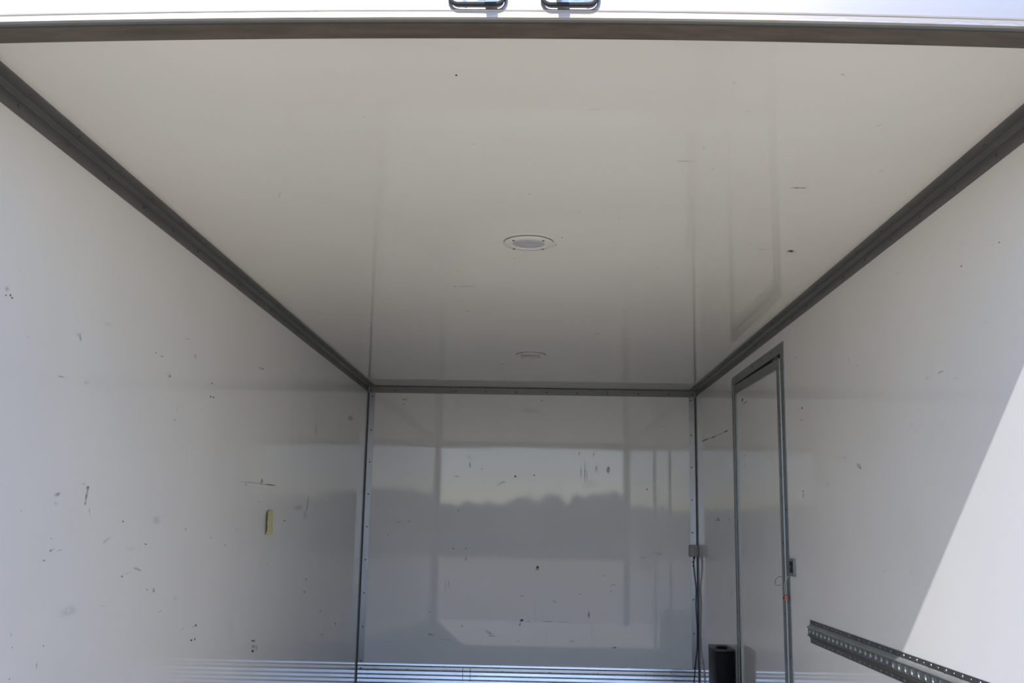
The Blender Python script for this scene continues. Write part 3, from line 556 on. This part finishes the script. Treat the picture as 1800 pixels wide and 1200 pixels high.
for zz in (1.78, 1.48, 1.18, .88, .58, .28):
    dup(SC_R, door, (HW-FP, 2.668, zz)); dup(SC_R, door, (HW-FP, 3.760, zz-.02))
for yy in (2.86, 3.05, 3.25, 3.45, 3.62): dup(SC_R, door, (HW-FP, yy, 1.8815))
for zz in (1.62, 1.33, 1.04, .75, .46): dup(SC_R, door, (HW-.0118, 2.7065, zz))

# ------------------------------------------------------------------ ceiling lights
def ceiling_light(y, label, src=None):
    e = empty('ceiling_light', (0, y, CEIL), label, 'light', 'round lights in the ceiling')
    if src is None:
        ctr = (0, y, CEIL); ax = (0, 0, -1)
        MB().lathe([(.0806, .0002), (.0806, .0016), (.0780, .0016)], (0, y-.0006, CEIL), ax, 48, False).build('gap_shadow_ring', M_DARK, e, True)  # dark ring stands in for the thin shadow under the bezel's near edge
        MB().lathe([(.0800, .0016), (.0800, .0060), (.0775, .0078), (.0560, .0085), (.0515, .0070), (.0505, .0035)], ctr, ax, 48, False).build('bezel', M_BEZEL, e, True)
        MB().lathe([(.0505, .0035), (.0480, .0060), (.0400, .0080), (.0250, .0095), (.0100, .0100), (.0015, .0101)], ctr, ax, 48).build('lens', M_LENS, e, True)
        for sx, sy in ((-.048, -.046), (.047, -.048), (-.048, .052), (.046, .052)):
            MB().lathe([(.0042, .0070), (.0042, .0092), (.0020, .0096)], (sx, y+sy, CEIL), ax, 10).build('screw', M_HOLE, e, True)
    else:
        for ch in src.children:
            c = ch.copy(); COL.objects.link(c); c.parent = e; c.location = ch.location
    return e
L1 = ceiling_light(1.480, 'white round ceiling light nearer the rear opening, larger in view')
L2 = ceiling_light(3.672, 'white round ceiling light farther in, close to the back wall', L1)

# ------------------------------------------------------------------ cargo rail on the right wall
RY0, RY1 = 0.06, 2.358
rail = empty('cargo_rail', (HW, RY0, .716), 'perforated galvanised steel load rail screwed along right wall', 'rail')
def rp(h, z): return (HW-h, z)
up = [rp(.0002, .7570), rp(.0022, .7570), rp(.0022, .7400), rp(.0100, .7310), rp(.0110, .7285), rp(.0100, .7270), rp(.0050, .7260), rp(.0050, .7245), rp(.0002, .7245)]
MB().extrude(up, RY0, RY1, 1).build('upper_flange', M_RAIL, rail)
MB().extrude([rp(.0023, .7412), rp(.0040, .7400), rp(.0070, .7372), rp(.0098, .7338), rp(.0113, .7302), rp(.0116, .7285), rp(.0110, .7272), rp(.0101, .7275), rp(.0111, .7286), rp(.0101, .7311), rp(.0023, .7401)], RY0, RY1-.001, 1).build('upper_bevel', M_BEVEL, rail, True)
dn = [(p[0], 1.4290-p[1]) for p in up][::-1]
MB().extrude(dn, RY0, RY1, 1).build('lower_flange', M_RAIL, rail)
# ridges run on a little past the flanges as two tabs
MB().extrude([rp(.0060, .7330), rp(.0095, .7320), rp(.0120, .7300), rp(.0120, .7275), rp(.0060, .7275)], RY1, RY1+.012, 1).build('end_tab', M_RAIL, rail)
MB().extrude([rp(.0060, .7015), rp(.0120, .7015), rp(.0120, .6990), rp(.0095, .6970), rp(.0060, .6960)], RY1, RY1+.012, 1).build('end_tab', M_RAIL, rail)
# centre web with dished round holes every 50 mm
b = MB(); P = 0.05; zc = .7145; hh = .0125; ro = .0118; ri = .0086; xs_ = HW-.0106
SEG = 16
nh = 45; ys = RY1-.028
for i in range(nh):
    yc = ys-i*P
    n0 = len(b.v)
    sq = []
    for k in range(SEG):
        a = 2*math.pi*(k+.5)/SEG; c_, s_ = math.cos(a), math.sin(a)
        t = min((P/2)/abs(c_), hh/abs(s_)); sq.append((c_*t, s_*t))
        if k in (1, 6, 9, 14): sq[-1] = (math.copysign(P/2, c_), math.copysign(hh, s_))
    for p in sq: b.v.append((xs_, yc+p[0], zc+p[1]))
    for rr, hx in ((ro, 0), (ro*.95, -.0006), (ri, .0042), (ri*.97, .0085)):
        for k in range(SEG):
            a = 2*math.pi*(k+.5)/SEG; b.v.append((xs_+hx, yc+rr*math.cos(a), zc+rr*math.sin(a)))
    for rg in range(4):
        for k in range(SEG):
            q = (k+1) % SEG; b.f.append((n0+rg*SEG+k, n0+rg*SEG+q, n0+(rg+1)*SEG+q, n0+(rg+1)*SEG+k))
b.quad((xs_, ys+P/2, zc-hh), (xs_, RY1, zc-hh), (xs_, RY1, zc+hh), (xs_, ys+P/2, zc+hh))
wb = b.build('perforated_web', M_WEB, rail, True)
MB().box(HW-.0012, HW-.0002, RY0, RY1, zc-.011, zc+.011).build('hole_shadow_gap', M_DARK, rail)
for i in range(23):
    yc = RY1-.09-i*.1
    dup(SC_RAIL, rail, (HW-.0022, yc, .7487)); dup(SC_RAIL, rail, (HW-.0022, yc, .6808))
    if i < 22:
        dup(SC_RSM, rail, (HW-.0022, yc-.05, .7487)); dup(SC_RSM, rail, (HW-.0022, yc-.05, .6812))

# ------------------------------------------------------------------ latch plate, tell-tale wire
lt = empty('strike_plate', (HW, 2.59, .94), 'small steel strike plate on right wall beside door frame', 'latch')
MB().bevbox(HW-.006, HW-.0002, 2.549, 2.640, .908, .979, .006, 3, 0).build('plate', M_GAL, lt, True)
MB().bevbox(HW-.0075, HW-.0050, 2.580, 2.628, .922, .968, .004, 3, 0).build('keeper_slot', M_DARK, lt)
MB().lathe([(.0065, 0), (.0065, .004), (.003, .005)], (HW-.0070, 2.603, .947), (-1, 0, 0), 12).build('bolt_end', M_RSCREW, lt, True)
MB().extrude([(HW-.012, 2.549), (HW-.0055, 2.549), (HW-.0055, 2.556), (HW-.0135, 2.554)], .910, .978, 2).build('lip', M_RSCREW, lt)
def spline(pts, n=6):
    P_ = [Vector(p) for p in pts]; out = []
    for i in range(len(P_)-1):
        p0 = P_[max(i-1, 0)]; p1 = P_[i]; p2 = P_[i+1]; p3 = P_[min(i+2, len(P_)-1)]
        for k in range(n):
            t = k/n
            out.append(.5*((2*p1)+(p2-p0)*t+(2*p0-5*p1+4*p2-p3)*t*t+(3*p1-p0-3*p2+p3)*t**3))
    return out+[P_[-1]]
wr_ = empty('door_wire', (HW-.012, 2.66, .86), 'pale thin wire with orange plug dangling beside door frame', 'wire')
MB().tube(spline([(HW-.010, 2.640, .906), (HW-.013, 2.660, .893), (HW-.015, 2.684, .870), (HW-.015, 2.690, .853), (HW-.015, 2.678, .834), (HW-.014, 2.671, .826)]), .0014, 6).build('wire', M_WIRE, wr_, True)
b = MB().bevbox(HW-.022, HW-.0065, 2.660, 2.686, .806, .826, .004, 3, 1); b.build('plug', M_ORANGE, wr_, True)
MB().lathe([(.0045, 0), (.0045, .004), (.0025, .0045)], (HW-.0218, 2.674, .815), (-1, 0, 0), 10).build('plug_socket', M_HOLE, wr_, True)
lp = MB().tube(spline([(HW-.007, 2.770, .897), (HW-.014, 2.800, .895), (HW-.016, 2.842, .878), (HW-.015, 2.848, .862), (HW-.013, 2.822, .857), (HW-.008, 2.780, .862)]), .0013, 6).build('wire_loop', M_GAL, None, True, loc=(HW-.012, 2.81, .86))
tag(lp, 'thin grey wire loop sticking out at the edge of the door', 'wire')

# ------------------------------------------------------------------ junction box and black cable in the right back corner
jb = empty('junction_box', (1.075, BACK, .945), 'small grey junction box in right back corner of the truck', 'junction box')
MB().bevbox(1.040, 1.0985, BACK-.040, BACK-.0026, .908, .982, .008, 4, 1).build('box_body', M_BOXGREY, jb, True)
MB().bevbox(1.0435, 1.0960, BACK-.047, BACK-.0402, .911, .979, .008, 4, 1).build('box_lid', M_BOXGREY, jb, True)
MB().lathe([(.006, 0), (.006, .012), (.004, .013)], (1.074, BACK-.02, .908), (0, 0, -1), 12).build('cable_gland', M_BLACK, jb, True)
cb = MB().tube(spline([(1.074, BACK-.020, .894), (1.071, BACK-.019, .862), (1.076, BACK-.019, .800), (1.086, BACK-.018, .700), (1.083, BACK-.018, .600), (1.088, BACK-.018, .480), (1.087, BACK-.017, .340), (1.074, BACK-.018, .240), (1.064, BACK-.019, .123), (1.062, BACK-.02, .008)], 8), .0031, 8).build('power_cable', M_CABLE, None, True, loc=(1.062, BACK-.02, .004))
tag(cb, 'thin black cable hanging in the corner under the grey junction box', 'cable')

# ------------------------------------------------------------------ black cabinet standing by the door
bx = empty('equipment_case', (1.045, 3.95, 0), 'tall narrow black case standing against right wall beyond the door', 'case')
MB().bevbox(.9985, 1.0935, 3.835, 4.085, 0.004, .4560, .004, 2, 2).build('case_body', M_BLACK, bx, True)
MB().bevbox(.9965, 1.0955, 3.833, 4.087, .4562, .4660, .003, 2, 2).build('case_lid', M_BLACKTOP, bx, True)
MB().lathe([(.030, 0), (.030, .006), (.0265, .008), (.0255, .003)], (1.038, 3.905, .4662), (0, 0, 1), 28).build('round_cap', M_BLACK, bx, True)
for yy in (3.86, 4.06): MB().box(1.005, 1.088, yy-.01, yy+.01, 0, .0038).build('foot', M_BLACK, bx)

# ------------------------------------------------------------------ yellow tape tag peeling off the left wall
def tape():
    b = MB(); N = 16; Q = 5
    rows = []
    for i in range(N+1):
        t = i/N; z = 1.1390-.1050*t
        lift = .012*max(0.0, math.sin(math.pi*min(1, t*1.02)))**.45 if 0 < t < 1 else .0005
        near = 2.596+(.055*(1-t/.14)**1.6 if t < .14 else 0)-.004*math.sin(5*t); far = 2.726+.014*t-.012*math.sin(math.pi*t)
        row = []
        for k in range(Q):
            s_ = k/(Q-1)
            row.append((-HW+.0008+lift*(1-s_)**1.3+.0015*math.sin(9*t+3*s_)*(1-s_), near+(far-near)*s_, z))
        rows.append(row)
    for s_ in (0, .0006):
        for r in rows:
            for p in r: b.v.append((p[0]+s_, p[1], p[2]))
    n1 = (N+1)*Q
    for i in range(N):
        for k in range(Q-1):
            a = i*Q+k
            b.f.append((a, a+1, a+Q+1, a+Q)); b.f.append((n1+a, n1+a+Q, n1+a+Q+1, n1+a+1))
        for k in (0, Q-1):
            a = i*Q+k; b.f.append((a, a+Q, a+Q+n1, a+n1))
    return b
tp = tape().build('tape_strip', M_TAPE, None, 'raw', loc=(-HW, 2.665, 1.03)); tag(tp, 'curled pale yellow strip of tape peeling off left wall', 'tape')

# ------------------------------------------------------------------ door bar keepers on the header face
def keeper(xc, s, label):
    """rounded ring of bar on the header face round a steel plate with two lugs; s: side of the wide lug"""
    yf = -.0300
    e = empty('bar_keeper', (xc, yf, 2.015), label, 'keeper', 'door bar keepers over the opening')
    zc_ = 2.019+arch(xc); hw_, hh_, r = .0490, .0275, .016
    pts = []
    for cx, cz, a0 in ((hw_-r, hh_-r, 0), (-hw_+r, hh_-r, 90), (-hw_+r, -hh_+r, 180), (hw_-r, -hh_+r, 270)):
        for k in range(6):
            a = math.radians(a0+90*k/5); pts.append((xc+cx+r*math.cos(a), yf-.010, zc_+cz+r*math.sin(a)))
    MB().tube(pts, .0036, 8, closed=True).build('rim', M_RIM, e, True)
    MB().bevbox(xc-.046, xc+.046, yf-.0075, yf-.0002, zc_-.0245, zc_+.0245, .012, 4, 1).build('plate', M_CHROME, e, True)
    # wide hooked lug and small stub
    wx = xc+s*.018
    MB().extrude([(yf-.0070, zc_+.016), (yf-.046, zc_+.012), (yf-.052, zc_+.002), (yf-.050, zc_-.010), (yf-.040, zc_-.013), (yf-.034, zc_-.006), (yf-.0070, zc_-.004)], wx-.009, wx+.009, 0).build('lug', M_CHROME, e)
    nx = xc-s*.026
    MB().lathe([(.0060, 0), (.0060, .022), (.0040, .026)], (nx, yf-.0075, zc_+.002), (0, -1, 0), 14).build('stub', M_CHROME, e, True)
    for q in (-.039, .039): MB().lathe([(.004, 0), (.004, .003), (.002, .004)], (xc+q, yf-.0075, zc_), (0, -1, 0), 10).build('bolt_head', M_RUST, e, True)
    return e
keeper(-.0830, 1, 'left of two black-rimmed steel bar keepers on header above opening')
keeper(.0790, -1, 'right of two black-rimmed steel bar keepers on header above opening')

# ------------------------------------------------------------------ the yard behind the camera, seen only as light and reflections
g = MB().box(-60, 60, -80, 40, -.62, -.60).build('ground', M_GROUND); tag(g, 'pale yard ground under the truck', kind='structure')
b = MB(); rnd = random.Random(3)
xx = -45.0
while xx < 45:
    w = rnd.uniform(1.0, 1.6); h = 3.05+.35*math.sin(xx*.31+.2)+.012*xx+rnd.uniform(-.12, .12); yy = -42+rnd.uniform(-1, 1)
    for j in range(8):
        rad = rnd.uniform(.35, .6)
        cc = (xx+rnd.uniform(-.5, .5)*w, yy+rnd.uniform(-.5, .5), -.6+h-rad-(rnd.uniform(0, .25) if j < 3 else rnd.uniform(.2, h-1.2)))
        b.lathe([(rad*.1, -rad), (rad*.7, -rad*.7), (rad, 0), (rad*.7, rad*.7), (rad*.1, rad)], cc, (0, 0, 1), 9)
    b.box(xx-.7, xx+.7, yy-.3, yy+.3, -.6, h*.62)
    xx += w*.5
tr_ = b.build('tree_row', M_TREE); tag(tr_, 'low pale tree row far across the yard, seen mirrored in back wall', 'trees', kind='stuff')

for o in protos: bpy.data.objects.remove(o)
